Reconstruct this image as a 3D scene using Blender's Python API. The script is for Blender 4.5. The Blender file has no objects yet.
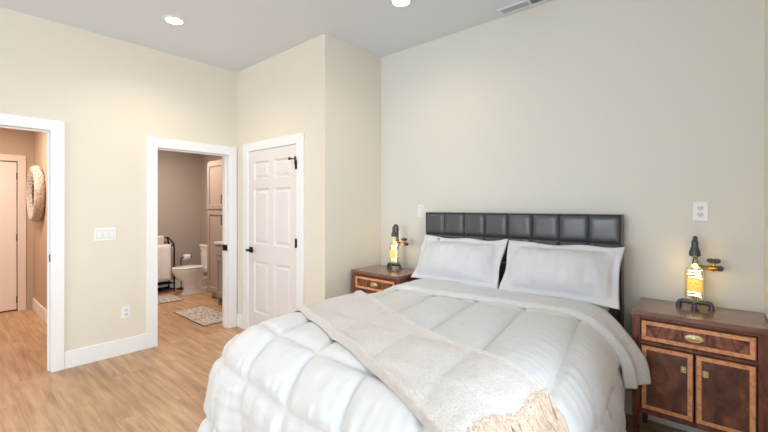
import bpy, bmesh, math, random
from mathutils import Vector, Matrix, noise
random.seed(7)
PI = math.pi
scene = bpy.context.scene
COL = scene.collection

# ------------------------------------------------------------------ camera
cam_d = bpy.data.cameras.new('camera')
cam = bpy.data.objects.new('camera', cam_d)
COL.objects.link(cam)
cam.location = (0, 0, 1.4)
cam.rotation_euler = (math.radians(90), 0, math.radians(40.9))
cam_d.sensor_fit = 'HORIZONTAL'
cam_d.sensor_width = 36
cam_d.lens = 388.0 / 768.0 * 36.0
cam_d.shift_y = -10.0 / 768.0
cam_d.clip_start = 0.02
scene.camera = cam

# ------------------------------------------------------------------ light
world = bpy.data.worlds.new('world')
scene.world = world
world.use_nodes = True
bg = world.node_tree.nodes['Background']
bg.inputs[0].default_value = (0.80, 0.90, 1.0, 1)
bg.inputs[1].default_value = 1.0


def area_light(name, loc, rot, sx, sy, energy, color):
    d = bpy.data.lights.new(name, 'AREA')
    d.shape = 'RECTANGLE'
    d.size, d.size_y, d.energy, d.color = sx, sy, energy, color
    o = bpy.data.objects.new(name, d)
    COL.objects.link(o)
    o.location, o.rotation_euler = loc, rot
    return o


# daylight through the window in the right wall and an added, unseen one behind the camera
area_light('daylight_side', (3.4, 0.25, 2.3), (0, math.radians(78), 0), 4.0, 4.0, 205, (0.79, 0.905, 1.0))
area_light('added_daylight_rear', (-1.9, -4.63, 1.5), (math.radians(90), 0, 0), 3.2, 2.0, 90, (0.84, 0.93, 1.0))
scene.view_settings.view_transform = 'Standard'
scene.view_settings.look = 'None'
scene.view_settings.gamma = 1
scene.view_settings.exposure = 0.97
scene.cycles.use_denoising = True
scene.cycles.max_bounces = 10
scene.cycles.diffuse_bounces = 6
scene.cycles.transparent_max_bounces = 12
scene.cycles.sample_clamp_indirect = 6


# ------------------------------------------------------------------ materials
def lin(c):
    r = []
    for v in c:
        v /= 255.0
        r.append(v / 12.92 if v <= 0.04045 else ((v + 0.055) / 1.055) ** 2.4)
    return (*r, 1)


class NT:
    def __init__(s, name):
        s.m = bpy.data.materials.new(name)
        s.m.use_nodes = True
        s.t = s.m.node_tree
        s.b = s.t.nodes['Principled BSDF']
        s.out = s.t.nodes['Material Output']

    def n(s, typ, **kw):
        nd = s.t.nodes.new(typ)
        for k, v in kw.items():
            if k in nd.inputs.keys():
                nd.inputs[k].default_value = v
            else:
                setattr(nd, k, v)
        return nd

    def l(s, a, b):
        s.t.links.new(a, b)

    def ramp(s, fac, stops):
        r = s.n('ShaderNodeValToRGB')
        e = r.color_ramp.elements
        while len(e) < len(stops):
            e.new(0.5)
        for i, (p, c) in enumerate(stops):
            e[i].position = p
            e[i].color = c
        s.l(fac, r.inputs[0])
        return r

    def coord(s, scale=(1, 1, 1), rot=(0, 0, 0)):
        tc = s.n('ShaderNodeTexCoord')
        mp = s.n('ShaderNodeMapping')
        mp.inputs['Scale'].default_value = scale
        mp.inputs['Rotation'].default_value = rot
        s.l(tc.outputs['Object'], mp.inputs[0])
        return mp.outputs[0]

    def bump(s, h, strength=0.2, dist=0.01):
        b = s.n('ShaderNodeBump')
        b.inputs['Strength'].default_value = strength
        b.inputs['Distance'].default_value = dist
        s.l(h, b.inputs['Height'])
        s.l(b.outputs[0], s.b.inputs['Normal'])
        return b


def plain(name, c, rough=0.5, metal=0.0, nscale=0, nstr=0.1, ndist=0.002, coat=0, spec=None, sheen=0):
    k = NT(name)
    k.b.inputs['Base Color'].default_value = lin(c)
    k.b.inputs['Roughness'].default_value = rough
    k.b.inputs['Metallic'].default_value = metal
    if coat:
        k.b.inputs['Coat Weight'].default_value = coat
        k.b.inputs['Coat Roughness'].default_value = 0.12
    if spec is not None:
        k.b.inputs['Specular IOR Level'].default_value = spec
    if sheen:
        k.b.inputs['Sheen Weight'].default_value = sheen
    if nscale:
        nz = k.n('ShaderNodeTexNoise', Scale=nscale, Detail=4.0)
        k.l(k.coord(), nz.inputs['Vector'])
        k.bump(nz.outputs[0], nstr, ndist)
    return k.m


M = {}
M['wall'] = plain('cream_paint', (229, 222, 208), 0.75, nscale=160, nstr=0.08)
M['wall_cool_lit'] = plain('cream_paint_cool_lit', (223, 221, 214), 0.75, nscale=160, nstr=0.08)  # same cream paint, with the cooler light tinted into it
M['ceiling'] = plain('ceiling_paint', (223, 228, 235), 0.85, nscale=120, nstr=0.06)
M['bath_wall'] = plain('taupe_paint', (172, 159, 149), 0.7, nscale=160, nstr=0.08)
M['hall_wall'] = plain('tan_paint', (196, 170, 146), 0.7, nscale=160, nstr=0.08)
M['trim'] = plain('white_trim', (242, 243, 245), 0.38)
M['door'] = plain('door_white', (232, 229, 228), 0.42)
M['cabinet'] = plain('bath_cabinet_paint', (170, 155, 144), 0.45)
M['black'] = plain('black_metal', (22, 22, 24), 0.4, 0.6)
M['pipe'] = plain('black_iron', (88, 90, 97), 0.45, 0.75, nscale=260, nstr=0.25, ndist=0.001)
M['brass'] = plain('brass', (196, 150, 70), 0.32, 1.0)
M['oldbrass'] = plain('aged_brass', (220, 202, 148), 0.38, 0.85, nscale=300, nstr=0.6, ndist=0.001)
M['plastic'] = plain('white_plastic', (240, 240, 240), 0.35)
M['recept'] = plain('receptacle_plastic', (222, 222, 222), 0.35)
M['slot'] = plain('dark_slot', (60, 58, 56), 0.6)
M['porcelain'] = plain('porcelain', (236, 230, 226), 0.12, coat=0.3)
M['counter'] = plain('white_stone', (235, 230, 224), 0.2)
M['linen'] = plain('white_cotton', (218, 218, 222), 0.8, nscale=13, nstr=0.38, ndist=0.02)
M['mattress'] = plain('mattress_ticking', (225, 224, 224), 0.8)
M['base'] = plain('dark_base_fabric', (48, 48, 52), 0.85)
M['towel'] = plain('white_terry', (232, 225, 222), 0.95, nscale=400, nstr=0.7, ndist=0.003)
M['towel2'] = plain('beige_terry', (214, 198, 188), 0.95, nscale=400, nstr=0.7, ndist=0.003)
M['paper'] = plain('tissue', (240, 236, 232), 0.9)
M['card'] = plain('cardboard', (150, 120, 90), 0.9)
M['leather'] = plain('charcoal_leather', (82, 83, 88), 0.28, nscale=330, nstr=0.18, ndist=0.001)
M['dark'] = plain('shadow_gap', (16, 13, 12), 0.8)


def mk_comforter():
    k = NT('comforter_satin')
    k.b.inputs['Base Color'].default_value = lin((216, 215, 215))
    k.b.inputs['Roughness'].default_value = 0.5
    k.b.inputs['Sheen Weight'].default_value = 0.2
    a = k.n('ShaderNodeTexNoise', Scale=14.0, Detail=5.0, Distortion=0.6)
    k.l(k.coord((1, 0.45, 0.6)), a.inputs['Vector'])
    k.bump(a.outputs[0], 0.22, 0.02)
    return k.m


def mk_hem():
    k = NT('comforter_underside')
    k.b.inputs['Base Color'].default_value = lin((222, 222, 224))
    k.b.inputs['Roughness'].default_value = 0.8
    v = k.n('ShaderNodeTexVoronoi', Scale=70.0)
    k.l(k.coord(), v.inputs['Vector'])
    k.bump(v.outputs['Distance'], 0.35, 0.006)
    return k.m


def mk_throw():
    k = NT('plush_throw')
    co = k.coord()
    a = k.n('ShaderNodeTexNoise', Scale=95.0, Detail=6.0, Roughness=0.7)
    k.l(co, a.inputs['Vector'])
    r = k.ramp(a.outputs[0], [(0.3, lin((205, 194, 186))), (0.55, lin((226, 215, 207)))])
    k.l(r.outputs[0], k.b.inputs['Base Color'])
    k.b.inputs['Roughness'].default_value = 0.95
    k.b.inputs['Sheen Weight'].default_value = 0.5
    k.bump(a.outputs[0], 0.8, 0.012)
    return k.m


def mk_fringe():
    k = NT('fringe_yarn')
    oi = k.coord()
    a = k.n('ShaderNodeTexNoise', Scale=60.0, Detail=3.0)
    k.l(oi, a.inputs['Vector'])
    r = k.ramp(a.outputs[0], [(0.3, lin((188, 160, 138))), (0.65, lin((212, 193, 175)))])
    k.l(r.outputs[0], k.b.inputs['Base Color'])
    k.b.inputs['Roughness'].default_value = 0.9
    return k.m


def mk_floor():
    k = NT('oak_plank_floor')
    co = k.coord()
    br = k.n('ShaderNodeTexBrick')
    br.offset = 0.37
    br.inputs['Scale'].default_value = 1.0
    br.inputs['Brick Width'].default_value = 1.25
    br.inputs['Row Height'].default_value = 0.19
    br.inputs['Mortar Size'].default_value = 0.0012
    br.inputs['Mortar Smooth'].default_value = 0.2
    br.inputs['Color1'].default_value = (0.0, 0.0, 0.0, 1)
    br.inputs['Color2'].default_value = (1, 1, 1, 1)
    br.inputs['Mortar'].default_value = (0.0, 0.0, 0.0, 1)
    k.l(co, br.inputs['Vector'])
    # grain offset per plank
    add = k.n('ShaderNodeVectorMath', operation='MULTIPLY_ADD')
    add.inputs[1].default_value = (7.3, 3.1, 0)
    k.l(br.outputs['Color'], add.inputs[0])
    k.l(co, add.inputs[2])
    mp = k.n('ShaderNodeMapping')
    mp.inputs['Scale'].default_value = (0.8, 11.0, 1)
    k.l(add.outputs[0], mp.inputs[0])
    g = k.n('ShaderNodeTexNoise', Scale=2.2, Detail=8.0, Roughness=0.66, Distortion=0.45)
    k.l(mp.outputs[0], g.inputs['Vector'])
    r = k.ramp(g.outputs[0], [(0.25, lin((146, 106, 76))), (0.40, lin((180, 140, 105))), (0.58, lin((200, 163, 127))), (0.8, lin((214, 183, 150)))])
    mp2 = k.n('ShaderNodeMapping')
    mp2.inputs['Scale'].default_value = (0.9, 3.2, 1)
    k.l(add.outputs[0], mp2.inputs[0])
    g2 = k.n('ShaderNodeTexNoise', Scale=3.0, Detail=3.0)
    k.l(mp2.outputs[0], g2.inputs['Vector'])
    r2 = k.ramp(g2.outputs[0], [(0.3, (0.80, 0.77, 0.74, 1)), (0.52, (1, 1, 1, 1))])
    mx = k.n('ShaderNodeMix', data_type='RGBA', blend_type='MULTIPLY')
    mx.inputs[0].default_value = 0.8
    k.l(r.outputs[0], mx.inputs[6])
    k.l(r2.outputs[0], mx.inputs[7])
    r3 = k.ramp(br.outputs['Color'], [(0, (0.90, 0.88, 0.86, 1)), (1, (1.05, 1.05, 1.05, 1))])
    mx2 = k.n('ShaderNodeMix', data_type='RGBA', blend_type='MULTIPLY')
    mx2.inputs[0].default_value = 1.0
    k.l(mx.outputs[2], mx2.inputs[6])
    k.l(r3.outputs[0], mx2.inputs[7])
    mx3 = k.n('ShaderNodeMix', data_type='RGBA', blend_type='MIX')
    k.l(br.outputs['Fac'], mx3.inputs[0])
    k.l(mx2.outputs[2], mx3.inputs[6])
    mx3.inputs[7].default_value = lin((156, 120, 92))
    k.l(mx3.outputs[2], k.b.inputs['Base Color'])
    k.b.inputs['Roughness'].default_value = 0.42
    k.bump(g.outputs[0], 0.06, 0.003)
    return k.m


def mk_wood(name, c1, c2, c3, scale=(6, 6, 1.2), dist=2.5, rough=0.28, nsc=2.5):
    k = NT(name)
    co = k.coord(scale)
    if name == 'flame_mahogany':
        ab = k.n('ShaderNodeVectorMath', operation='ABSOLUTE')
        k.l(co, ab.inputs[0])
        co = ab.outputs[0]
    a = k.n('ShaderNodeTexNoise', Scale=nsc, Detail=7.0, Roughness=0.62, Distortion=dist)
    k.l(co, a.inputs['Vector'])
    r = k.ramp(a.outputs[0], [(0.3, lin(c1)), (0.5, lin(c2)), (0.72, lin(c3))])
    k.l(r.outputs[0], k.b.inputs['Base Color'])
    k.b.inputs['Roughness'].default_value = rough
    k.b.inputs['Coat Weight'].default_value = 0.25
    k.b.inputs['Coat Roughness'].default_value = 0.15
    return k.m


def mk_matwood():
    # pale inlay with cross grain ticks
    k = NT('satinwood_banding')
    a = k.n('ShaderNodeTexNoise', Scale=60.0, Detail=4.0, Distortion=0.4)
    k.l(k.coord(), a.inputs['Vector'])
    r = k.ramp(a.outputs[0], [(0.3, lin((205, 132, 86))), (0.6, lin((240, 174, 122)))])
    k.l(r.outputs[0], k.b.inputs['Base Color'])
    k.b.inputs['Roughness'].default_value = 0.3
    return k.m


def mk_rug():
    k = NT('distressed_mat')
    co = k.coord((1, 1, 1))
    a = k.n('ShaderNodeTexNoise', Scale=9.0, Detail=7.0, Roughness=0.75, Distortion=1.2)
    k.l(co, a.inputs['Vector'])
    v = k.n('ShaderNodeTexVoronoi', Scale=34.0)
    k.l(co, v.inputs['Vector'])
    mx = k.n('ShaderNodeMix', data_type='FLOAT')
    mx.inputs[0].default_value = 0.4
    k.l(a.outputs[0], mx.inputs[2])
    k.l(v.outputs['Distance'], mx.inputs[3])
    r = k.ramp(mx.outputs[0], [(0.32, lin((98, 92, 90))), (0.42, lin((160, 148, 140))), (0.55, lin((212, 200, 190)))])
    k.l(r.outputs[0], k.b.inputs['Base Color'])
    k.b.inputs['Roughness'].default_value = 0.95
    k.bump(a.outputs[0], 0.4, 0.004)
    return k.m


def mk_wicker():
    k = NT('woven_wicker')
    a = k.n('ShaderNodeTexNoise', Scale=40.0, Detail=3.0)
    k.l(k.coord(), a.inputs['Vector'])
    r = k.ramp(a.outputs[0], [(0.3, lin((176, 152, 134))), (0.65, lin((222, 206, 192)))])
    k.l(r.outputs[0], k.b.inputs['Base Color'])
    k.b.inputs['Roughness'].default_value = 0.7
    return k.m


def mk_glass(name, tint, amt):
    k = NT(name)
    t = k.n('ShaderNodeBsdfTransparent')
    t.inputs[0].default_value = tint
    g = k.n('ShaderNodeBsdfGlossy')
    g.inputs['Roughness'].default_value = 0.04
    lw = k.n('ShaderNodeLayerWeight', Blend=0.35)
    mr = k.n('ShaderNodeMath', operation='MULTIPLY_ADD')
    mr.inputs[1].default_value = amt
    mr.inputs[2].default_value = 0.05
    k.l(lw.outputs['Facing'], mr.inputs[0])
    mx = k.n('ShaderNodeMixShader')
    k.l(mr.outputs[0], mx.inputs[0])
    k.l(t.outputs[0], mx.inputs[1])
    k.l(g.outputs[0], mx.inputs[2])
    k.l(mx.outputs[0], k.out.inputs[0])
    return k.m


def mk_emit(name, c, s):
    k = NT(name)
    e = k.n('ShaderNodeEmission')
    e.inputs[0].default_value = (*c, 1)
    e.inputs[1].default_value = s
    k.l(e.outputs[0], k.out.inputs[0])
    return k.m


def mk_label():
    k = NT('amber_label')
    tr = k.n('ShaderNodeBsdfTranslucent')
    a = k.n('ShaderNodeTexNoise', Scale=70.0, Detail=3.0)
    k.l(k.coord((1, 1, 2.2)), a.inputs['Vector'])
    r = k.ramp(a.outputs[0], [(0.3, lin((236, 200, 130))), (0.6, lin((255, 238, 195)))])
    k.l(r.outputs[0], tr.inputs[0])
    k.l(r.outputs[0], k.b.inputs['Base Color'])
    mx = k.n('ShaderNodeMixShader')
    mx.inputs[0].default_value = 0.85
    k.l(k.b.outputs[0], mx.inputs[1])
    k.l(tr.outputs[0], mx.inputs[2])
    k.l(mx.outputs[0], k.out.inputs[0])
    return k.m


M['comforter'] = mk_comforter()
M['hem'] = mk_hem()
M['throw'] = mk_throw()
M['fringe'] = mk_fringe()
M['floor'] = mk_floor()
M['mahogany'] = mk_wood('mahogany', (74, 36, 28), (112, 60, 46), (146, 86, 64))
M['mahogany_top'] = mk_wood('mahogany_top', (100, 70, 60), (130, 94, 80), (152, 114, 96), scale=(1.5, 7, 6), rough=0.22)
M['flame'] = mk_wood('flame_mahogany', (52, 26, 22), (122, 66, 48), (186, 116, 84), scale=(7, 3, 4), dist=4.0, nsc=1.6)
M['crotch'] = mk_wood('door_mahogany', (64, 36, 30), (104, 60, 46), (146, 92, 68), scale=(3, 3, 2), dist=1.5, nsc=3)
M['banding'] = mk_matwood()
M['rug'] = mk_rug()
M['wicker'] = mk_wicker()
M['glass'] = mk_glass('bottle_glass', (1.0, 0.95, 0.78, 1), 0.5)
M['pane'] = mk_glass('window_glass', (0.97, 0.98, 0.98, 1), 0.3)
M['bulb'] = mk_emit('warm_filament', (1.0, 0.84, 0.54), 2.6)
M['lens'] = mk_emit('light_lens', (1.0, 0.94, 0.84), 7.0)
M['label'] = mk_label()


# ------------------------------------------------------------------ mesh helpers
class MB:
    def __init__(s, X=None):
        s.v, s.f, s.m, s.X = [], [], [], X

    def add(s, vs, fs, m=0, X=None):
        b = len(s.v)
        for p in vs:
            p = Vector(p)
            if X is not None:
                p = X @ p
            if s.X is not None:
                p = s.X @ p
            s.v.append(p)
        for f in fs:
            s.f.append([b + i for i in f])
            s.m.append(m)

    def box(s, x0, x1, y0, y1, z0, z1, m=0, X=None):
        s.add([(x0, y0, z0), (x1, y0, z0), (x1, y1, z0), (x0, y1, z0), (x0, y0, z1), (x1, y0, z1), (x1, y1, z1), (x0, y1, z1)],
              [(0, 3, 2, 1), (4, 5, 6, 7), (0, 1, 5, 4), (1, 2, 6, 5), (2, 3, 7, 6), (3, 0, 4, 7)], m, X)

    def loft(s, rings, m=0, X=None, cap=True, closed=True):
        n = len(rings[0])
        vs = [p for r in rings for p in r]
        fs = []
        for i in range(len(rings) - 1):
            for j in range(n if closed else n - 1):
                a, b = i * n + j, i * n + (j + 1) % n
                fs.append((a, b, b + n, a + n))
        if cap:
            fs.append(tuple(reversed(range(n))))
            fs.append(tuple(range((len(rings) - 1) * n, len(rings) * n)))
        s.add(vs, fs, m, X)

    def tube(s, pts, r, seg=12, m=0, X=None, cap=True):
        pts = [Vector(p) for p in pts]
        rs = r if isinstance(r, (list, tuple)) else [r] * len(pts)
        up = None
        rings = []
        for i, p in enumerate(pts):
            if i == 0:
                d = pts[1] - p
            elif i == len(pts) - 1:
                d = p - pts[i - 1]
            else:
                d = (pts[i + 1] - p).normalized() + (p - pts[i - 1]).normalized()
            d.normalize()
            if up is None:
                up = Vector((0, 0, 1)) if abs(d.z) < 0.9 else Vector((1, 0, 0))
            a = d.cross(up).normalized()
            if a.length < 1e-4:
                a = d.orthogonal().normalized()
            b = a.cross(d).normalized()
            up = b
            rings.append([p + rs[i] * (math.cos(t) * a + math.sin(t) * b) for t in [2 * PI * k / seg for k in range(seg)]])
        s.loft(rings, m, X, cap)

    def lathe(s, prof, c=(0, 0, 0), seg=24, m=0, X=None, cap=True):
        rings = [[(c[0] + r * math.cos(2 * PI * k / seg), c[1] + r * math.sin(2 * PI * k / seg), c[2] + z) for k in range(seg)] for r, z in prof]
        s.loft(rings, m, X, cap)

    def grid(s, P, m=0, X=None, flip=False):
        nu, nv = len(P), len(P[0])
        vs = [p for r in P for p in r]
        fs = []
        for i in range(nu - 1):
            for j in range(nv - 1):
                q = (i * nv + j, (i + 1) * nv + j, (i + 1) * nv + j + 1, i * nv + j + 1)
                fs.append(tuple(reversed(q)) if flip else q)
        s.add(vs, fs, m, X)

    def build(s, name, mats, parent=None, bevel=0, seg=2, angle=35, loc=None, fix=True):
        me = bpy.data.meshes.new(name)
        me.from_pydata([tuple(v) for v in s.v], [], s.f)
        for m_ in (mats if isinstance(mats, (list, tuple)) else [mats]):
            me.materials.append(m_)
        for p, mi in zip(me.polygons, s.m):
            p.material_index = mi
            p.use_smooth = True
        if fix:
            bm = bmesh.new()
            bm.from_mesh(me)
            bmesh.ops.recalc_face_normals(bm, faces=bm.faces)
            bm.to_mesh(me)
            bm.free()
        me.set_sharp_from_angle(angle=math.radians(angle))
        o = bpy.data.objects.new(name, me)
        COL.objects.link(o)
        if parent is not None:
            o.parent = parent
        if loc is not None:
            o.location = loc
        if bevel:
            b = o.modifiers.new('bevel', 'BEVEL')
            b.width, b.segments, b.limit_method, b.angle_limit = bevel, seg, 'ANGLE', math.radians(40)
        return o


def rrect(w, h, r, n=5, z=0.0):
    pts = []
    for cx, cy, a0 in ((w / 2 - r, h / 2 - r, 0), (-w / 2 + r, h / 2 - r, 90), (-w / 2 + r, -h / 2 + r, 180), (w / 2 - r, -h / 2 + r, 270)):
        for k in range(n + 1):
            a = math.radians(a0 + 90 * k / n)
            pts.append((cx + r * math.cos(a), cy + r * math.sin(a), z))
    return pts


def bend(pts, r=0.02, n=5):
    """polyline with rounded corners"""
    pts = [Vector(p) for p in pts]
    out = [pts[0]]
    for i in range(1, len(pts) - 1):
        a, b, c = pts[i - 1], pts[i], pts[i + 1]
        d1, d2 = (a - b).normalized(), (c - b).normalized()
        p0, p1 = b + d1 * r, b + d2 * r
        for k in range(n + 1):
            t = k / n
            out.append((1 - t) ** 2 * p0 + 2 * t * (1 - t) * b + t * t * p1)
    out.append(pts[-1])
    return out


def tag(o, label=None, cat=None, group=None, kind=None):
    for k, v in (('label', label), ('category', cat), ('group', group), ('kind', kind)):
        if v:
            o[k] = v
    return o


def thing(name, label, cat, loc=(0, 0, 0), rz=0, group=None):
    o = bpy.data.objects.new(name, None)
    o.empty_display_size = 0.1
    COL.objects.link(o)
    o.location, o.rotation_euler = loc, (0, 0, rz)
    return tag(o, label, cat, group)


def struct(o, label=None, cat=None):
    return tag(o, label, cat, kind='structure')


def dup(root, loc, rz, label=None):
    r = root.copy()
    COL.objects.link(r)
    r.location, r.rotation_euler = loc, (0, 0, rz)
    if label:
        r['label'] = label
    for ch in list(root.children):
        c = ch.copy()
        COL.objects.link(c)
        c.parent = r
        for g in ch.children:
            d = g.copy()
            COL.objects.link(d)
            d.parent = c
    return r


def paneled(mb, xs, zs, panels, y=0.0, depth=0.009, moul=0.022, raised=True, m=0, X=None, out=-1):
    """front face of a panelled door in the xz plane; panels = set of (i,j) cells; out = outward y sign"""
    for i in range(len(xs) - 1):
        for j in range(len(zs) - 1):
            x0, x1, z0, z1 = xs[i], xs[i + 1], zs[j], zs[j + 1]
            if (i, j) not in panels:
                mb.add([(x0, y, z0), (x1, y, z0), (x1, y, z1), (x0, y, z1)], [(0, 1, 2, 3)], m, X)
                continue
            steps = [(0, 0), (moul * 0.5, depth)]
            if raised:
                steps += [(moul * 0.9, depth), (moul * 1.9, depth * 0.25)]
            rings = []
            for ins, dp in steps:
                rings.append([(x0 + ins, y - out * dp, z0 + ins), (x1 - ins, y - out * dp, z0 + ins), (x1 - ins, y - out * dp, z1 - ins), (x0 + ins, y - out * dp, z1 - ins)])
            mb.loft(rings, m, X, cap=False)
            mb.add(rings[-1], [(0, 1, 2, 3)], m, X)


# ------------------------------------------------------------------ room shell
LW, CW, RW, HW, SW = -4.26, 2.30, -2.697, 3.066, 0.19
CH = 2.96
REAR = -4.4  # unseen rear wall, set back to even out the light from behind
XB, YB = -7.04, 3.11      # bathroom far wall, side wall
XH, YH = -7.1, 0.874     # hall far wall, side wall

b = MB(); b.box(-7.6, SW + 0.11, REAR - 0.1, HW + 0.15, -0.08, 0)
struct(b.build('floor', M['floor']), 'light oak plank floor running through all the rooms', 'floor')
b = MB(); b.box(-7.6, SW + 0.11, REAR - 0.1, HW + 0.15, CH, CH + 0.08)
struct(b.build('ceiling', M['ceiling']), 'plain white bedroom ceiling with recessed lights', 'ceiling')

DL0, DL1, DLZ = -0.22, 0.63, 2.035     # hall doorway
DB0, DB1, DBZ = 1.448, 2.19, 1.985     # bathroom doorway
W0 = LW - 0.058
b = MB()
for y0, y1, z0 in ((REAR, DL0 - 0.02, 0), (DL0 - 0.02, DL1 + 0.02, DLZ + 0.02), (DL1 + 0.02, DB0 - 0.02, 0), (DB0 - 0.02, DB1 + 0.02, DBZ + 0.02), (DB1 + 0.02, CW + 0.115, 0)):
    b.box(W0, LW, y0, y1, z0, CH)
struct(b.build('wall_left', M['wall']), 'cream left wall with two open doorways', 'wall')
CX0, CX1, CZ = -4.0, -3.095, 2.01
b = MB()
b.box(LW, CX0 - 0.004, CW, CW + 0.115, 0, CH)
b.box(CX1 + 0.004, RW, CW, CW + 0.115, 0, CH)
b.box(CX0 - 0.004, CX1 + 0.004, CW, CW + 0.115, CZ + 0.004, CH)
struct(b.build('wall_closet', M['wall']), 'cream wall holding the white closet door', 'wall')
b = MB(); b.box(RW - 0.115, RW, CW + 0.115, HW, 0, CH)
struct(b.build('wall_return', M['wall']), 'narrow cream wall between closet corner and headboard wall', 'wall')
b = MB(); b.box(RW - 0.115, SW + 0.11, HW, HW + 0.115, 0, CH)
struct(b.build('wall_back', M['wall_cool_lit']), 'cream wall behind the headboard, cooler light put into its colour', 'wall')
b = MB()
WY0, WY1, WZ0, WZ1 = -0.65, 1.55, 0.6, 2.5
b.box(SW, SW + 0.11, REAR, WY0, 0, CH); b.box(SW, SW + 0.11, WY1, HW, 0, CH)
b.box(SW, SW + 0.11, WY0, WY1, 0, WZ0); b.box(SW, SW + 0.11, WY0, WY1, WZ1, CH)
struct(b.build('wall_right', M['wall']), 'cream side wall beside the nightstand in full view', 'wall')
b = MB()
RX0, RX1 = -3.5, -0.3
b.box(LW, RX0, REAR - 0.1, REAR, 0, CH); b.box(RX1, SW + 0.11, REAR - 0.1, REAR, 0, CH)
b.box(RX0, RX1, REAR - 0.1, REAR, 0, WZ0); b.box(RX0, RX1, REAR - 0.1, REAR, WZ1, CH)
struct(b.build('wall_rear', M['wall']), 'cream wall behind the viewer', 'wall')
# windows (outside the frame, where the daylight comes in; the rear one added for frontal light)
b = MB()
for y in (WY0, (WY0 + WY1) / 2 - 0.02, WY1 - 0.04):
    b.box(SW + 0.03, SW + 0.08, y, y + 0.04, WZ0, WZ1)
for z in (WZ0, (WZ0 + WZ1) / 2, WZ1 - 0.04):
    b.box(SW + 0.032, SW + 0.078, WY0 + 0.04, WY1 - 0.04, z, z + 0.04)
w1 = struct(b.build('window_1', M['trim']))
b = MB(); b.box(SW + 0.053, SW + 0.057, WY0 + 0.02, WY1 - 0.02, WZ0 + 0.02, WZ1 - 0.02)
b.build('pane', M['pane'], w1)
b = MB()
for x in (RX0, -2.42, -1.42, RX1 - 0.04):
    b.box(x, x + 0.04, REAR - 0.08, REAR - 0.03, WZ0, WZ1)
for z in (WZ0, (WZ0 + WZ1) / 2, WZ1 - 0.04):
    b.box(RX0 + 0.04, RX1 - 0.04, REAR - 0.078, REAR - 0.032, z, z + 0.04)
w2 = struct(b.build('window_added_rear', M['trim']))
b = MB(); b.box(RX0 + 0.02, RX1 - 0.02, REAR - 0.057, REAR - 0.053, WZ0 + 0.02, WZ1 - 0.02)
b.build('pane', M['pane'], w2)

# bathroom shell (own inner skins)
b = MB(); b.box(XB - 0.1, XB, 0.98, YB, 0, CH)
struct(b.build('wall_bath_far', M['bath_wall']), 'taupe far wall of the bathroom', 'wall')
b = MB(); b.box(XB - 0.1, LW - 0.115, YB, YB + 0.1, 0, CH)
struct(b.build('wall_bath_right', M['bath_wall']), 'taupe bathroom wall behind toilet and cabinets', 'wall')
b = MB(); b.box(XB - 0.1, LW - 0.115, 0.93, 0.98, 0, CH)
struct(b.build('wall_bath_left', M['bath_wall']), 'taupe bathroom wall beside the hall', 'wall')
b = MB()
for y0, y1, z0 in ((0.93, DB0 - 0.02, 0), (DB0 - 0.02, DB1 + 0.02, DBZ + 0.02), (DB1 + 0.02, YB + 0.1, 0)):
    b.box(LW - 0.115, W0, y0, y1, z0, CH)
struct(b.build('wall_bath_door', M['bath_wall']), 'taupe inner face of the bathroom doorway wall', 'wall')
b = MB(); b.box(XB, LW - 0.115, 0.98, YB, 2.5, 2.56)
struct(b.build('ceiling_bath', M['ceiling']), 'lower white bathroom ceiling', 'ceiling')
# hall shell
b = MB(); b.box(XH, LW - 0.115, YH, 0.93, 0, CH)
struct(b.build('wall_hall_right', M['hall_wall']), 'tan hall wall carrying the woven basket ring', 'wall')
HD0, HD1, HDZ = -0.1, 0.713, 1.995
b = MB()
b.box(XH - 0.1, XH, HD1, 0.93, 0, CH); b.box(XH - 0.1, XH, REAR, HD0, 0, CH); b.box(XH - 0.1, XH, HD0, HD1, HDZ, CH)
struct(b.build('wall_hall_far', M['hall_wall']), 'tan end wall of the hall around the pale door', 'wall')
b = MB(); b.box(XH, LW - 0.115, -1.0, -0.9, 0, CH)
struct(b.build('wall_hall_left', M['hall_wall']), 'tan hall wall opposite the basket ring', 'wall')
b = MB()
for y0, y1, z0 in ((-1.0, DL0 - 0.02, 0), (DL0 - 0.02, DL1 + 0.02, DLZ + 0.02), (DL1 + 0.02, 0.93, 0)):
    b.box(LW - 0.115, W0, y0, y1, z0, CH)
struct(b.build('wall_hall_door', M['hall_wall']), 'tan inner face of the hall doorway wall', 'wall')
b = MB(); b.box(XH, LW - 0.115, -0.9, YH, 2.55, 2.61)
struct(b.build('ceiling_hall', M['ceiling']), 'white hall ceiling', 'ceiling')
# rooms beyond stay dark behind their own outer walls
b = MB(); b.box(XH - 0.1, XH, 0.93, HW + 0.15, 0, CH); b.box(XH - 0.1, LW, REAR - 0.1, REAR, 0, CH)
b.box(RW - 0.115, RW, HW + 0.115, HW + 0.15, 0, CH); b.box(LW - 0.115, RW - 0.115, HW + 0.115, HW + 0.15, 0, CH)
struct(b.build('wall_outer', M['wall']))


# door casings
def doorway_trim(name, y0, y1, zt, cw, label, extra=None):
    c = MB()
    for xo, xi in ((LW, LW + 0.02), (LW - 0.135, LW - 0.115)):
        c.box(xo, xi, y0 - cw, y0, 0, zt + cw)
        c.box(xo, xi, y1, y1 + cw, 0, zt + cw)
        c.box(xo, xi, y0, y1, zt, zt + cw)
    c.box(LW - 0.115, LW, y0 - 0.02, y0, 0, zt + 0.02)
    c.box(LW - 0.115, LW, y1, y1 + 0.02, 0, zt + 0.02)
    c.box(LW - 0.115, LW, y0, y1, zt, zt + 0.02)
    # stops
    c.box(LW - 0.075, LW - 0.04, y0, y0 + 0.012, 0, zt - 0.012)
    c.box(LW - 0.075, LW - 0.04, y1 - 0.012, y1, 0, zt - 0.012)
    c.box(LW - 0.075, LW - 0.04, y0, y1, zt - 0.012, zt)
    return struct(c.build(name, M['trim'], bevel=0.003), label, 'door casing')


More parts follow.
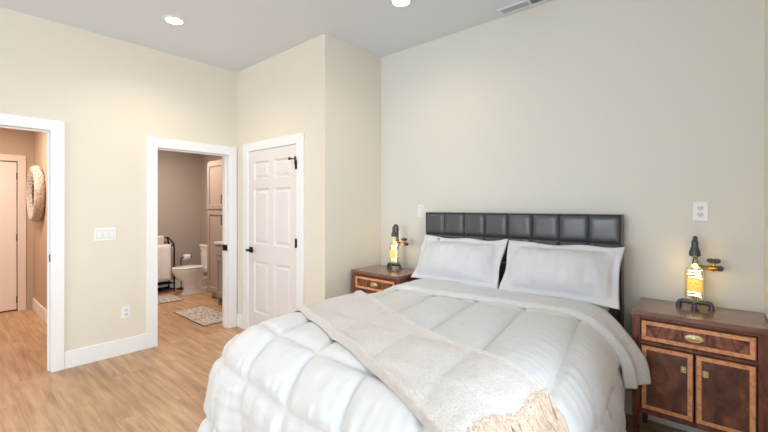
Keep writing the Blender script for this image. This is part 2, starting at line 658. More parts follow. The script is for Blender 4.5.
t1 = doorway_trim('trim_1', DL0, DL1, DLZ, 0.09, 'white casing around the doorway into the hall')
t2 = doorway_trim('trim_2', DB0, DB1, DBZ, 0.095, 'white casing around the bathroom doorway')
b = MB(); b.box(LW - 0.035, LW - 0.004, DL1 - 0.004, DL1, 0.93, 0.99)
b.build('strike_plate', M['black'], t1, bevel=0.001)
b = MB(); b.box(LW - 0.10, LW - 0.015, DB1 - 0.016, DB1 - 0.0005, 0.885, 0.955); b.box(LW - 0.08, LW - 0.045, DB1 - 0.024, DB1 - 0.016, 0.905, 0.935)
tag(b.build('strike_plate', M['black'], t2, bevel=0.002), 'black latch plate on the white jamb')

c = MB()
cw = 0.098
c.box(CX0 - cw, CX0 + 0.004, CW - 0.02, CW, 0, CZ + cw - 0.01)
c.box(CX1 - 0.004, CX1 + cw, CW - 0.02, CW, 0, CZ + cw - 0.01)
c.box(CX0 + 0.004, CX1 - 0.004, CW - 0.02, CW, CZ - 0.004, CZ + cw - 0.01)
t3 = struct(c.build('trim_3', M['trim'], bevel=0.003), 'white casing around the closet door', 'door casing')
c = MB()
cw = 0.084
c.box(XH, XH + 0.02, HD1, HD1 + cw, 0, HDZ + cw); c.box(XH, XH + 0.02, HD0 - cw, HD0, 0, HDZ + cw); c.box(XH, XH + 0.02, HD0, HD1, HDZ, HDZ + cw)
struct(c.build('trim_4', plain('hall_trim', (232, 212, 196), 0.4), bevel=0.003), 'pale casing around the hall door', 'door casing')

# baseboards
BH, BT = 0.148, 0.016


def baseboard(name, segs, label):
    c = MB()
    for x0, x1, y0, y1 in segs:
        c.box(x0, x1, y0, y1, 0.0, BH)
    return struct(c.build(name, M['trim'], bevel=0.004), label, 'baseboard')


baseboard('baseboard_left', [(LW, LW + BT, DL1 + 0.09, DB0 - 0.095), (LW, LW + BT, REAR, DL0 - 0.09)], 'tall white baseboard along the cream wall between doorways')
baseboard('baseboard_closet', [(LW + 0.02, CX0 - 0.098, CW - BT, CW), (CX1 + 0.098, RW, CW - BT, CW)], 'white baseboard beside the closet door')
baseboard('baseboard_return', [(RW, RW + BT, CW - BT, HW)], 'white baseboard on the narrow return wall')
baseboard('baseboard_back', [(RW + BT, SW, HW - BT, HW)], 'white baseboard behind bed and nightstands')
baseboard('baseboard_bath', [(XB, XB + BT, 0.98, YB), (XB + BT, -5.96, YB - BT, YB)], 'white baseboard around the bathroom')
baseboard('baseboard_hall', [(XH + 0.02, LW - 0.135, YH - BT, YH)], 'white baseboard along the hall wall')

# closet door: six raised panels
xs = [CX0 + 0.004, CX0 + 0.115, (CX0 + CX1) / 2 - 0.05, (CX0 + CX1) / 2 + 0.05, CX1 - 0.115, CX1 - 0.004]
zs = [0.012, 0.235, 0.80, 0.985, 1.59, 1.69, 1.885, CZ - 0.006]
c = MB()
FY = CW - 0.006
paneled(c, xs, zs, {(1, 1), (3, 1), (1, 3), (3, 3), (1, 5), (3, 5)}, y=FY, depth=0.017, moul=0.026)
c.add([(xs[0], FY, zs[0]), (xs[-1], FY, zs[0]), (xs[-1], FY, zs[-1]), (xs[0], FY, zs[-1]), (xs[0], FY + 0.04, zs[0]), (xs[-1], FY + 0.04, zs[0]), (xs[-1], FY + 0.04, zs[-1]), (xs[0], FY + 0.04, zs[-1])],
      [(0, 1, 5, 4), (1, 2, 6, 5), (2, 3, 7, 6), (3, 0, 4, 7), (4, 5, 6, 7)])
d1 = struct(c.build('door_1', M['door'], angle=20), 'white six-panel closet door with black hardware', 'door')
c = MB()
hx, hz = CX0 + 0.065, 0.915
c.box(hx - 0.032, hx + 0.032, FY - 0.009, FY, hz - 0.032, hz + 0.032)
c.tube([(hx, FY - 0.005, hz), (hx, FY - 0.05, hz)], 0.012)
c.box(hx - 0.015, hx + 0.095, FY - 0.062, FY - 0.046, hz - 0.011, hz + 0.011)
c.build('handle', M['black'], d1, bevel=0.002)
for z in (0.24, 1.04, 1.80):
    c = MB()
    c.tube([(CX1 - 0.001, CW - 0.027, z - 0.045), (CX1 - 0.001, CW - 0.027, z + 0.045)], 0.009)
    c.box(CX1 - 0.018, CX1 + 0.010, CW - 0.024, CW - 0.0065, z - 0.04, z + 0.04)
    c.build('hinge', M['black'], d1)
c = MB()
c.tube([(CX1, CW - 0.03, 1.855), (CX1 - 0.06, CW - 0.055, 1.86)], 0.006)
c.tube([(CX1 - 0.055, CW - 0.053, 1.86), (CX1 - 0.075, CW - 0.053, 1.86)], 0.012)
c.tube([(CX1, CW - 0.035, 1.80), (CX1, CW - 0.035, 1.88)], 0.008)
c.build('door_stop', M['black'], d1)

# hall door (flat pale slab)
c = MB(); c.box(XH - 0.05, XH - 0.012, HD0 + 0.004, HD1 - 0.008, 0.018, HDZ - 0.008)
d2 = struct(c.build('door_2', plain('hall_door_paint', (238, 222, 210), 0.5), bevel=0.002), 'plain pale door at the end of the hall', 'door')
for z in (0.15, 0.98, 1.8):
    c = MB(); c.tube([(XH - 0.004, HD1 - 0.004, z - 0.045), (XH - 0.004, HD1 - 0.004, z + 0.045)], 0.008)
    c.build('hinge', M['black'], d2)
c = MB(); c.box(XH - 0.1, XH - 0.052, HD0, HD1, 0.0, HDZ)
struct(c.build('hall_door_shade', M['dark']))  # near-black board gives the gaps round the door their shade


# ------------------------------------------------------------------ ceiling fittings
def downlight(x, y, label, e):
    t = thing('recessed_ceiling_light', label, 'ceiling light', (x, y, CH), 0, 'recessed ceiling lights')
    c = MB(); c.lathe([(0.062, -0.002), (0.066, -0.009), (0.085, -0.006), (0.088, 0.0)], seg=40, cap=False)
    c.build('trim_ring', M['ceiling'], t)
    c = MB(); c.lathe([(0.066, -0.0045), (0.04, -0.0055), (0.001, -0.006)], seg=40)
    c.build('lens', M['lens'], t)
    d = bpy.data.lights.new('downlight_lamp', 'SPOT')
    d.energy, d.color, d.spot_size, d.spot_blend, d.shadow_soft_size = e, (1.0, 0.86, 0.66), math.radians(150), 0.9, 0.06
    o = bpy.data.objects.new('downlight_lamp', d)
    COL.objects.link(o)
    o.parent = t
    o.location = (0, 0, -0.03)


downlight(-3.462, 1.307, 'recessed ceiling light over the floor in front of the bathroom', 20)
downlight(-1.835, 2.316, 'recessed ceiling light above the bed, nearer the headboard wall', 9)

t = thing('ceiling_vent', 'white slatted air vent in the ceiling along the headboard wall', 'vent', (-1.10, 2.972, CH))
c = MB()
VW, VD = 0.22, 0.055
c.box(-VW - 0.02, VW + 0.02, -VD, -VD + 0.016, -0.01, 0); c.box(-VW - 0.02, VW + 0.02, VD - 0.016, VD, -0.01, 0)
c.box(-VW - 0.02, -VW, -VD + 0.016, VD - 0.016, -0.01, 0); c.box(VW, VW + 0.02, -VD + 0.016, VD - 0.016, -0.01, 0)
c.box(-0.006, 0.006, -VD + 0.016, VD - 0.016, -0.01, 0)
c.build('frame', M['ceiling'], t, bevel=0.001)
c = MB(); c.box(-VW, VW, -VD + 0.016, VD - 0.016, -0.0012, -0.0002)
c.build('duct_shade', M['dark'], t)  # near-black sheet stands for the shade inside the duct
c = MB()
for i in range(28):
    x = -VW + 0.008 + i * (2 * VW - 0.016) / 27
    X = Matrix.Translation((x, 0, -0.005)) @ Matrix.Rotation(math.radians(-35 if x < 0 else 35), 4, 'Y')
    c.box(-0.0045, 0.0045, -VD + 0.016, VD - 0.016, -0.0006, 0.0006, X=X)
c.build('louvers', M['ceiling'], t)


# ------------------------------------------------------------------ wall plates
def outlet(name, label, loc, rz, group=None):
    t = thing(name, label, 'outlet', loc, rz, group)
    c = MB(); c.loft([rrect(0.072, 0.116, 0.006), [(x * 0.97, y * 0.97, 0.005) for x, y, z in rrect(0.072, 0.116, 0.006)]], X=Matrix.Rotation(PI / 2, 4, 'X'))
    c.build('cover_plate', M['plastic'], t)
    for s in (-1, 1):
        c = MB()
        X = Matrix.Translation((0, -0.005, 0.02 * s)) @ Matrix.Rotation(PI / 2, 4, 'X')
        c.loft([rrect(0.034, 0.028, 0.012), rrect(0.034, 0.028, 0.012, z=0.003)], X=X)
        r = c.build('receptacle', M['recept'], t)
        c = MB()
        c.box(-0.008, -0.0055, -0.0088, -0.0078, 0.02 * s - 0.001, 0.02 * s + 0.009)
        c.box(0.0055, 0.008, -0.0088, -0.0078, 0.02 * s - 0.001, 0.02 * s + 0.008)
        c.tube([(0, -0.0078, 0.02 * s - 0.007), (0, -0.0088, 0.02 * s - 0.007)], 0.003)
        c.build('slots', M['slot'], r)
    return t


o1 = outlet('wall_outlet', 'white duplex outlet on the headboard wall above the right nightstand', (-0.091, HW, 1.367), 0)
o2 = dup(o1, (LW, 1.18, 0.394), PI / 2, 'white duplex outlet low on the cream wall between the two doorways')


def switch(label, loc, rz, gangs):
    t = thing('light_switch', label, 'light switch', loc, rz)
    w = 0.026 + 0.046 * gangs
    c = MB(); c.loft([rrect(w, 0.118, 0.006), [(x * 0.97, y * 0.97, 0.005) for x, y, z in rrect(w, 0.118, 0.006)]], X=Matrix.Rotation(PI / 2, 4, 'X'))
    c.build('cover_plate', M['plastic'], t)
    for g in range(gangs):
        x = (g - (gangs - 1) / 2) * 0.046
        c = MB(); c.box(x - 0.019, x + 0.019, -0.0056, -0.004, -0.036, 0.036)
        r0 = c.build('switch_frame', M['slot'] if False else plain('switch_gap', (190, 190, 192), 0.5), t)
        c = MB()
        c.add([(x - 0.0165, -0.0056, -0.033), (x + 0.0165, -0.0056, -0.033), (x + 0.0165, -0.0056, 0.033), (x - 0.0165, -0.0056, 0.033),
               (x - 0.0165, -0.0075, -0.033), (x + 0.0165, -0.0075, -0.033), (x + 0.0165, -0.0115, 0.033), (x - 0.0165, -0.0115, 0.033)],
              [(4, 5, 6, 7), (0, 1, 5, 4), (1, 2, 6, 5), (2, 3, 7, 6), (3, 0, 4, 7)])
        c.build('rocker', M['plastic'], t)
    return t


switch('wide white switch plate on the cream wall between the two doorways', (LW, 1.015, 1.142), PI / 2, 3)
switch('single white switch plate on the wall left of the headboard', (-2.184, HW, 1.352), 0, 1)

# ------------------------------------------------------------------ bed
BX0, BX1, BY0, BY1 = -2.04, -0.515, 0.95, 2.975
bed = thing('bed', 'queen bed with square-tufted charcoal leather headboard', 'bed', (-1.2775, 2.0, 0))
inv = Matrix.Translation((1.2775, -2.0, 0))
# headboard with tufted squares
HB0, HB1, HBZ, HBF = -2.062, -0.490, 1.343, 2.985
c = MB(X=inv)
nC, rowh = 8, 0.188
cwid = (HB1 - HB0 - 0.016) / nC
nsub = 18
rows = 4
for r in range(rows):
    for q in range(nC):
        P = []
        for i in range(nsub + 1):
            row = []
            for j in range(nsub + 1):
                u, v = i / nsub, j / nsub
                pu = 1 - abs(2 * u - 1) ** 8
                pv = 1 - abs(2 * v - 1) ** 8
                h = 0.024 * (max(pu, 0) * max(pv, 0)) ** 0.55
                wr = 0.0012 * noise.noise(Vector((u * 3 + q * 9, v * 3 + r * 7, 0.3)))
                row.append((HB0 + 0.008 + (q + u) * cwid, HBF - 0.001 - h - wr * (1 if h > 0.01 else 0), HBZ - 0.007 - (r + v) * rowh))
            P.append(row)
        c.grid(P)
hb = c.build('headboard', M['leather'], bed, angle=70)
c = MB(X=inv)
c.box(HB0, HB1, HBF, HW - 0.018, 0.12, HBZ)
c.box(HB0, HB0 + 0.008, HBF - 0.016, HBF, 0.12, HBZ); c.box(HB1 - 0.008, HB1, HBF - 0.016, HBF, 0.12, HBZ)
c.box(HB0 + 0.008, HB1 - 0.008, HBF - 0.016, HBF, HBZ - 0.007, HBZ)
c.build('headboard_frame', M['leather'], bed, bevel=0.005, seg=3)
c = MB(X=inv); c.box(BX0 + 0.01, BX1 - 0.01, BY0 + 0.01, BY1, 0.14, 0.42)
c.build('bed_base', M['base'], bed, bevel=0.02)
c = MB(X=inv); c.box(BX0 + 0.06, BX1 - 0.06, BY0 + 0.12, BY1, 0.42, 0.70)
c.build('mattress', M['mattress'], bed, bevel=0.13, seg=6)
for x in (BX0 + 0.08, BX1 - 0.08):
    for y in (BY0 + 0.1, BY1 - 0.1):
        c = MB(X=inv); c.tube([(x, y, 0), (x, y, 0.14)], [0.022, 0.03], seg=16)
        c.build('leg', M['black'], bed)

# ---- comforter drape
S0, S1, TF = -1.82, -0.70, 1.185
ER = 0.28
ZT = 0.748


def sstep(a, b_, x):
    t_ = min(max((x - a) / (b_ - a), 0), 1)
    return t_ * t_ * (3 - 2 * t_)


def base_surf(s, t):
    """sheet coords -> (point, normal, excess)"""
    ex = (s - S1) if s > S1 else (S0 - s if s < S0 else 0.0)
    sx = 1.0 if s > S1 else -1.0
    ey = TF - t if t < TF else 0.0
    bx = min(max(s, S0), S1)
    by = max(t, TF)
    if ex <= 0 and ey <= 0:
        return Vector((s, t, ZT)), Vector((0, 0, 1)), 0.0, Vector((0, 0, 0))
    if ex > 0 and ey > 0:
        if ex >= ey:
            e, th = ex, (PI / 4) * ey / ex
        else:
            e, th = ey, PI / 2 - (PI / 4) * ex / ey
        d = Vector((sx * math.cos(th), -math.sin(th), 0))
    elif ex > 0:
        e, d = ex, Vector((sx, 0, 0))
    else:
        e, d = ey, Vector((0, -1, 0))
    q = ER * PI / 2
    if e < q:
        f = e / ER
        out, dn = ER * math.sin(f), ER * (1 - math.cos(f))
        n = d * math.sin(f) + Vector((0, 0, math.cos(f)))
    else:
        out, dn = ER + (0.02 if d.x > 0.5 else 0.16) * (e - q), ER + (e - q)
        n = d.copy()
    return Vector((bx, by, ZT)) + d * out - Vector((0, 0, dn)), n, e, d


SEAM_T = [0.06, 0.33, 0.60, 0.87, 1.13, 1.48, 2.36, 2.9]


def puff(s, t):
    q = (s + 0.15 * (t - 1.7) + 1.45) / 0.315
    u = q - math.floor(q)
    tt = t + 0.02 * math.sin(4 * s)
    v = 0.5
    for a, b_ in zip(SEAM_T[:-1], SEAM_T[1:]):
        if a <= tt < b_:
            v = (tt - a) / (b_ - a)
            L = b_ - a
            break
    du, dv = min(u, 1 - u) * 0.315, max(min(v, 1 - v), 0) * L
    h = (1 - math.exp(-du / 0.021)) * (1 - math.exp(-dv / 0.021))
    h *= 0.74 + 0.26 * math.sin(PI * u) ** 0.7 * math.sin(PI * min(max(v, 0), 1)) ** 0.5
    # wrinkles running away from the seams
    w = noise.noise(Vector((s * 26, t * 7, 1.7))) * 0.35 + noise.noise(Vector((s * 8, t * 22, 5.1))) * 0.35 + noise.noise(Vector((s * 6, t * 6, 9.0))) * 0.6
    return h, w


def comf(s, t):
    if s > S1:
        s = S1 + (s - S1) * (1 - 0.46 * sstep(2.42, 2.50, t) - 0.36 * sstep(2.48, 2.60, t))
    elif s < S0:
        s = S0 + (s - S0) * (1 - 0.76 * sstep(2.40, 2.54, t))
    p, n, e, d = base_surf(s, t)
    h, w = puff(s, t)
    c2 = noise.noise(Vector((s * 38, t * 9, 4.4))) + noise.noise(Vector((s * 9, t * 38, 7.7)))
    k = sstep(0.0, 0.3, e)
    amp = 0.033 + 0.003 * k
    off = amp * h + w * (0.005 + 0.005 * k) * (0.35 + 0.65 * h) + c2 * (0.0035 + 0.003 * k) * (1.15 - h) * h * 2.2
    if e > 0.25:
        g = sstep(0.25, 0.7, e)
        per = (t if abs(d.x) > 0.7 else s)
        off += g * (0.018 * math.sin(per * 17 + 2 * noise.noise(Vector((s * 3, t * 3, 2)))) + 0.012 * math.sin(per * 41 + s * 5))
    return p + n * off, n, off


def frange(a, b_, n):
    return [a + (b_ - a) * i / (n - 1) for i in range(n)]


DROP = 0.84
comforter = None
P = []
for s in frange(S0 - DROP, S1 + DROP, 330):
    P.append([comf(s, t)[0] for t in frange(TF - DROP, 2.86, 290)])
c = MB(); c.grid(P)
comforter = c.build('comforter', M['comforter'], angle=180, fix=False)
tag(comforter, 'white box-quilted comforter spread over the bed and hanging down its sides', 'comforter')
sm = comforter.modifiers.new('solid', 'SOLIDIFY'); sm.thickness = 0.014; sm.offset = -1

# folded-back band at the head of the comforter
P = []
for s in frange(S0 - 0.19, S1 + 0.49, 150):
    row = []
    for t0 in frange(0, 1, 30):
        ex = max(s - S1, 0)
        tf = 2.305 + 0.100 * (s + 1.8) + 0.012 * math.sin(s * 5.0 + 0.5) - 0.03 * sstep(0.0, 0.3, ex) + 0.012 * noise.noise(Vector((s * 9, 0, 0)))
        tb = 2.74 - 0.14 * sstep(0.08, 0.3, ex)
        t = tf + (tb - tf) * t0
        p, n, e, d = base_surf(s, t)
        edge = min(t0, 1.0) * (tb - tf)
        lip = sstep(0, 0.035, edge)
        off = 0.024 + 0.024 * lip + 0.005 * noise.noise(Vector((s * 8, t * 10, 3))) + 0.004 * noise.noise(Vector((s * 24, t * 14, 3)))
        p = p + n * off
        if ex > 0.05:
            g = sstep(0.05, 0.5, ex)
            p.x += g * (0.010 + 0.065 * t0)
            p.x += g * 0.012 * math.sin(t0 * 9)
        row.append(p)
    P.append(row)
c = MB(); c.grid(P)
hem = c.build('folded_band', M['hem'], comforter, angle=180, fix=False)
sm = hem.modifiers.new('solid', 'SOLIDIFY'); sm.thickness = 0.02; sm.offset = -1
tag(hem, 'turned-back grey-white underside of the comforter')


# ------------------------------------------------------------------ pillows
def pillow(label, cx, by, bz, tilt, rz, seed, W=0.80, H=0.415):
    n1, n2 = 72, 48
    fl = 0.042
    T = 0.115
    sides = []
    for sgn in (1, -1):
        G = []
        for i in range(n1 + 1):
            row = []
            for j in range(n2 + 1):
                u, v = 2 * i / n1 - 1, 2 * j / n2 - 1
                x, y = u * W / 2, v * H / 2
                iu, iv = min(abs(x) / (W / 2 - fl), 1), min(abs(y) / (H / 2 - fl), 1)
                th = T * ((1 - iu ** 2.6) * (1 - iv ** 2.4)) ** 0.72
                if i in (0, n1) or j in (0, n2):
                    th = -0.0005
                else:
                    th += 0.003
                x *= 1 - 0.05 * (1 - abs(v) ** 2)
                y *= 1 - 0.085 * (1 - abs(u) ** 3)
                e = max(abs(u), abs(v))
                cr = noise.noise(Vector((x * 13 + seed, y * 5, seed * 3.1))) * 0.6 + noise.noise(Vector((x * 26 + seed, y * 11 + x * 8, seed))) * 0.35 + noise.noise(Vector((x * 5, y * 9 - x * 5, seed + 4)))
                z = sgn * th + sgn * cr * 0.02 * min(1, th / 0.02)
                if e > 0.86:
                    z += 0.010 * (e - 0.86) / 0.14 * math.sin(u * 7 + v * 5 + seed)
                    y += 0.004 * math.sin(u * 6 + seed)
                # slump of the lower half
                z += 0.012 * sgn * (1 - v) * 0.5 * min(1, th / 0.03)
                row.append(Vector((x, y + H / 2, z)))
            G.append(row)
        sides.append(G)
    X = Matrix.Translation((cx, by, bz)) @ Matrix.Rotation(rz, 4, 'Z') @ Matrix.Rotation(tilt, 4, 'X')
    c = MB()
    c.grid(sides[0], X=None)
    c.grid(sides[1], X=None, flip=True)
    o = c.build('pillow', M['linen'], angle=180, fix=False)
    bm = bmesh.new(); bm.from_mesh(o.data)
    bmesh.ops.remove_doubles(bm, verts=bm.verts, dist=0.002)
    bmesh.ops.recalc_face_normals(bm, faces=bm.faces)
    bm.to_mesh(o.data); bm.free()
    o.matrix_world = X
    return tag(o, label, 'pillow', 'flanged pillows leaning on the headboard')


pillow('white flanged pillow on the side of the bed toward the closet', -1.625, 2.685, 0.775, math.radians(63), math.radians(-1.0), 1.3, W=0.80)
pillow('white flanged pillow on the side of the bed toward the nightstand in full view', -0.838, 2.685, 0.775, math.radians(63), math.radians(1.0), 6.2, W=0.77)


# ------------------------------------------------------------------ throw
def poly(pts, f):
    L = [0]
    for a, b_ in zip(pts[:-1], pts[1:]):
        L.append(L[-1] + math.dist(a, b_))
    x = f * L[-1]
    for i in range(len(pts) - 1):
        if x <= L[i + 1] + 1e-9:
            k = (x - L[i]) / (L[i + 1] - L[i])
            return (pts[i][0] + k * (pts[i + 1][0] - pts[i][0]), pts[i][1] + k * (pts[i + 1][1] - pts[i][1]))
    return pts[-1]


NEAR = [(-2.35, 1.58), (-1.90, 1.415), (-1.40, 1.225), (-1.10, 1.13), (-0.84, 1.05), (-0.65, 0.985), (-0.51, 0.93)]
FAR = [(-2.42, 2.24), (-1.95, 2.00), (-1.45, 1.735), (-1.12, 1.575), (-0.86, 1.50), (-0.66, 1.475), (-0.47, 1.48)]


def throw_pt(a, b_, lift=None):
    n_, f_ = poly(NEAR, a), poly(FAR, a)
    s, t = n_[0] + (f_[0] - n_[0]) * b_, n_[1] + (f_[1] - n_[1]) * b_
    s += 0.010 * math.sin(b_ * 14) * sstep(0.9, 1, a)
    p, n, off = comf(s, t)
    if lift is None:
        k = min(b_, 1 - b_) * 0.5
        lift = 0.004 + 0.026 * sstep(0, 0.03, k) ** 0.5 + 0.004 * noise.noise(Vector((s * 7, t * 7, 0)))
        lift += 0.012 * math.exp(-((k - 0.02) / 0.015) ** 2)
        if abs(a) < 1e-6 or abs(a - 1) < 1e-6:
            lift = 0.006
    # the cloth bridges the stitched valleys
    sm_ = 0.75 * max(0, 0.026 - off)
    return p + n * (lift + sm_), n


P = []
for a in frange(0, 1, 170):
    P.append([throw_pt(a, b_)[0] for b_ in [0.5 - 0.5 * math.cos(PI * k / 59) for k in range(60)]])
c = MB(); c.grid(P)
throw = c.build('throw_blanket', M['throw'], angle=180, fix=False)
sm = throw.modifiers.new('solid', 'SOLIDIFY'); sm.thickness = 0.006; sm.offset = -1
tag(throw, 'cream plush throw laid slantwise across the foot of the white comforter', 'blanket')
c = MB()
for k in range(260):
    b_ = (k + random.random() * 0.8) / 260
    p0, n = throw_pt(0.992 - 0.012 * random.random(), b_)
    n_, f_ = poly(NEAR, 1), poly(FAR, 1)
    s, t = n_[0] + (f_[0] - n_[0]) * b_, n_[1] + (f_[1] - n_[1]) * b_
    L = random.uniform(0.17, 0.23)
    ang = random.uniform(-0.2, 0.2) - 0.1
    ph = random.uniform(0, 6)
    pts = [p0]
    for i in range(1, 8):
        f = i / 7 * L
        wob = 0.008 * math.sin(ph + i * 1.1)
        ss, tt = s + f * math.cos(ang) + 0.0, t + f * math.sin(ang) + wob
        pp, nn, _ = comf(ss, tt)
        pts.append(pp + nn * (0.008 + 0.010 * random.random() + 0.012 * (1 - i / 7)))
    c.tube(pts, [0.0045] * 6 + [0.0035, 0.001], seg=5)
fr = c.build('fringe', M['fringe'], throw, angle=80)
tag(fr, 'peach-toned loose fringe', kind='stuff')


# ------------------------------------------------------------------ nightstands
def nightstand(label, loc):
    """origin: floor, middle of the footprint; front faces -y"""
    t = thing('nightstand', label, 'nightstand', loc, 0, 'pair of mahogany nightstands')
    W, D, Ht = 0.576, 0.405, 0.80
    w, d = W / 2, D / 2
    zb = 0.215
    c = MB(); c.box(-w, w, -d, d, Ht - 0.026, Ht)
    c.build('top', M['mahogany_top'], t, bevel=0.004)
    pw = 0.038
    iw = w - 0.006
    fy = -d + 0.012
    for sx in (-1, 1):
        for sy in (-1, 1):
            c = MB()
            x, y = sx * (iw - pw / 2), sy * (d - 0.012 - pw / 2)
            c.box(x - pw / 2, x + pw / 2, y - pw / 2, y + pw / 2, zb, Ht - 0.026)
            # tapered, fluted foot
            R = []
            for z, h in ((zb, pw / 2), (0.0, 0.012)):
                R.append([(x - h, y - h, z), (x - h / 3, y - h, z), (x - h / 3, y - h * 0.8, z), (x + h / 3, y - h * 0.8, z), (x + h / 3, y - h, z), (x + h, y - h, z), (x + h, y + h, z), (x - h, y + h, z)])
            c.loft(R)
            c.build('leg', M['mahogany'], t, bevel=0.002)
    c = MB()
    x0, x1 = -iw + pw, iw - pw
    c.box(-iw + 0.004, -iw + 0.016, fy + pw, d - 0.012 - pw, zb, Ht - 0.026)
    c.box(iw - 0.016, iw - 0.004, fy + pw, d - 0.012 - pw, zb, Ht - 0.026)
    c.box(x0, x1, d - 0.026, d - 0.014, zb, Ht - 0.026)
    c.box(x0, x1, fy + 0.03, d - 0.026, zb, zb + 0.02)
    # rails
    c.box(x0, x1, fy + 0.002, fy + 0.03, Ht - 0.046, Ht - 0.026)
    c.box(x0, x1, fy + 0.002, fy + 0.03, 0.612, 0.630)
    c.box(x0, x1, fy + 0.002, fy + 0.03, zb, zb + 0.024)
    c.build('carcass', M['mahogany'], t, bevel=0.0015)

    def face(mb, a0, a1, z0, z1, band, y):
        """slab with a pale band and a dark veneer field"""
        g = 0.0035
        mb.box(a0 + g, a1 - g, y, y + 0.018, z0 + g, z1 - g, 1)
        e = 0.005
        ins = g + e
        o_, i_ = [], []
        X0, X1, Z0, Z1 = a0 + ins, a1 - ins, z0 + ins, z1 - ins
        yy = y - 0.0008
        mb.add([(X0, yy, Z0), (X1, yy, Z0), (X1, yy, Z1), (X0, yy, Z1), (X0 + band, yy, Z0 + band), (X1 - band, yy, Z0 + band), (X1 - band, yy, Z1 - band), (X0 + band, yy, Z1 - band)],
               [(0, 1, 5, 4), (1, 2, 6, 5), (2, 3, 7, 6), (3, 0, 4, 7)], 2)
        mb.add([(X0 + band, yy, Z0 + band), (X1 - band, yy, Z0 + band), (X1 - band, yy, Z1 - band), (X0 + band, yy, Z1 - band)], [(0, 1, 2, 3)], 0)
        mb.add([(X0, yy, Z0), (X1, yy, Z0), (X1, yy, Z1), (X0, yy, Z1), (X0, y, Z0), (X1, y, Z0), (X1, y, Z1), (X0, y, Z1)], [(0, 1, 5, 4), (1, 2, 6, 5), (2, 3, 7, 6), (3, 0, 4, 7)], 2)

    c = MB(); face(c, x0, x1, 0.630, Ht - 0.046, 0.020, fy)
    dr = c.build('drawer', [M['flame'], M['mahogany'], M['banding']], t, fix=True)
    # oval pull plate
    c = MB()
    R = []
    for k_, y_ in ((1, 0), (1, -0.003), (0.9, -0.006), (0.55, -0.0065), (0.45, -0.009), (0.05, -0.011)):
        R.append([(0.042 * k_ * math.cos(2 * PI * i / 28), fy - 0.0008 + y_, 0.692 + 0.021 * k_ * math.sin(2 * PI * i / 28)) for i in range(28)])
    c.loft(R)
    for sx in (-1, 1):
        c.tube([(sx * 0.030, fy - 0.004, 0.692), (sx * 0.030, fy - 0.014, 0.692)], 0.005)
    c.tube(bend([(-0.030, fy - 0.013, 0.692), (-0.022, fy - 0.013, 0.678), (0.022, fy - 0.013, 0.678), (0.030, fy - 0.013, 0.692)], 0.008), 0.0028, seg=8)
    c.build('pull', M['oldbrass'], dr)
    for sx in (-1, 1):
        a0, a1 = (x0, 0.0) if sx < 0 else (0.0, x1)
        c = MB(); face(c, a0, a1, zb + 0.024, 0.612, 0.021, fy)
        dd = c.build('door', [M['crotch'], M['mahogany'], M['banding']], t)
        c = MB()
        X = Matrix.Translation((sx * 0.046, fy - 0.0008, 0.515)) @ Matrix.Rotation(PI / 2, 4, 'X')
        c.loft([rrect(0.024, 0.034, 0.005), rrect(0.022, 0.032, 0.005, z=0.004)], X=X)
        c.lathe([(0.007, 0.004), (0.009, 0.010), (0.006, 0.015), (0.001, 0.016)], seg=14, X=X)
        c.build('pull', M['oldbrass'], dd)
    return t


ns1 = nightstand('mahogany nightstand right of the bed, doors and drawer in full view', (-0.1035, 2.838, 0))
ns2 = dup(ns1, (-2.352, 2.770, 0), 0, 'mahogany nightstand left of the bed, mostly hidden by the comforter')


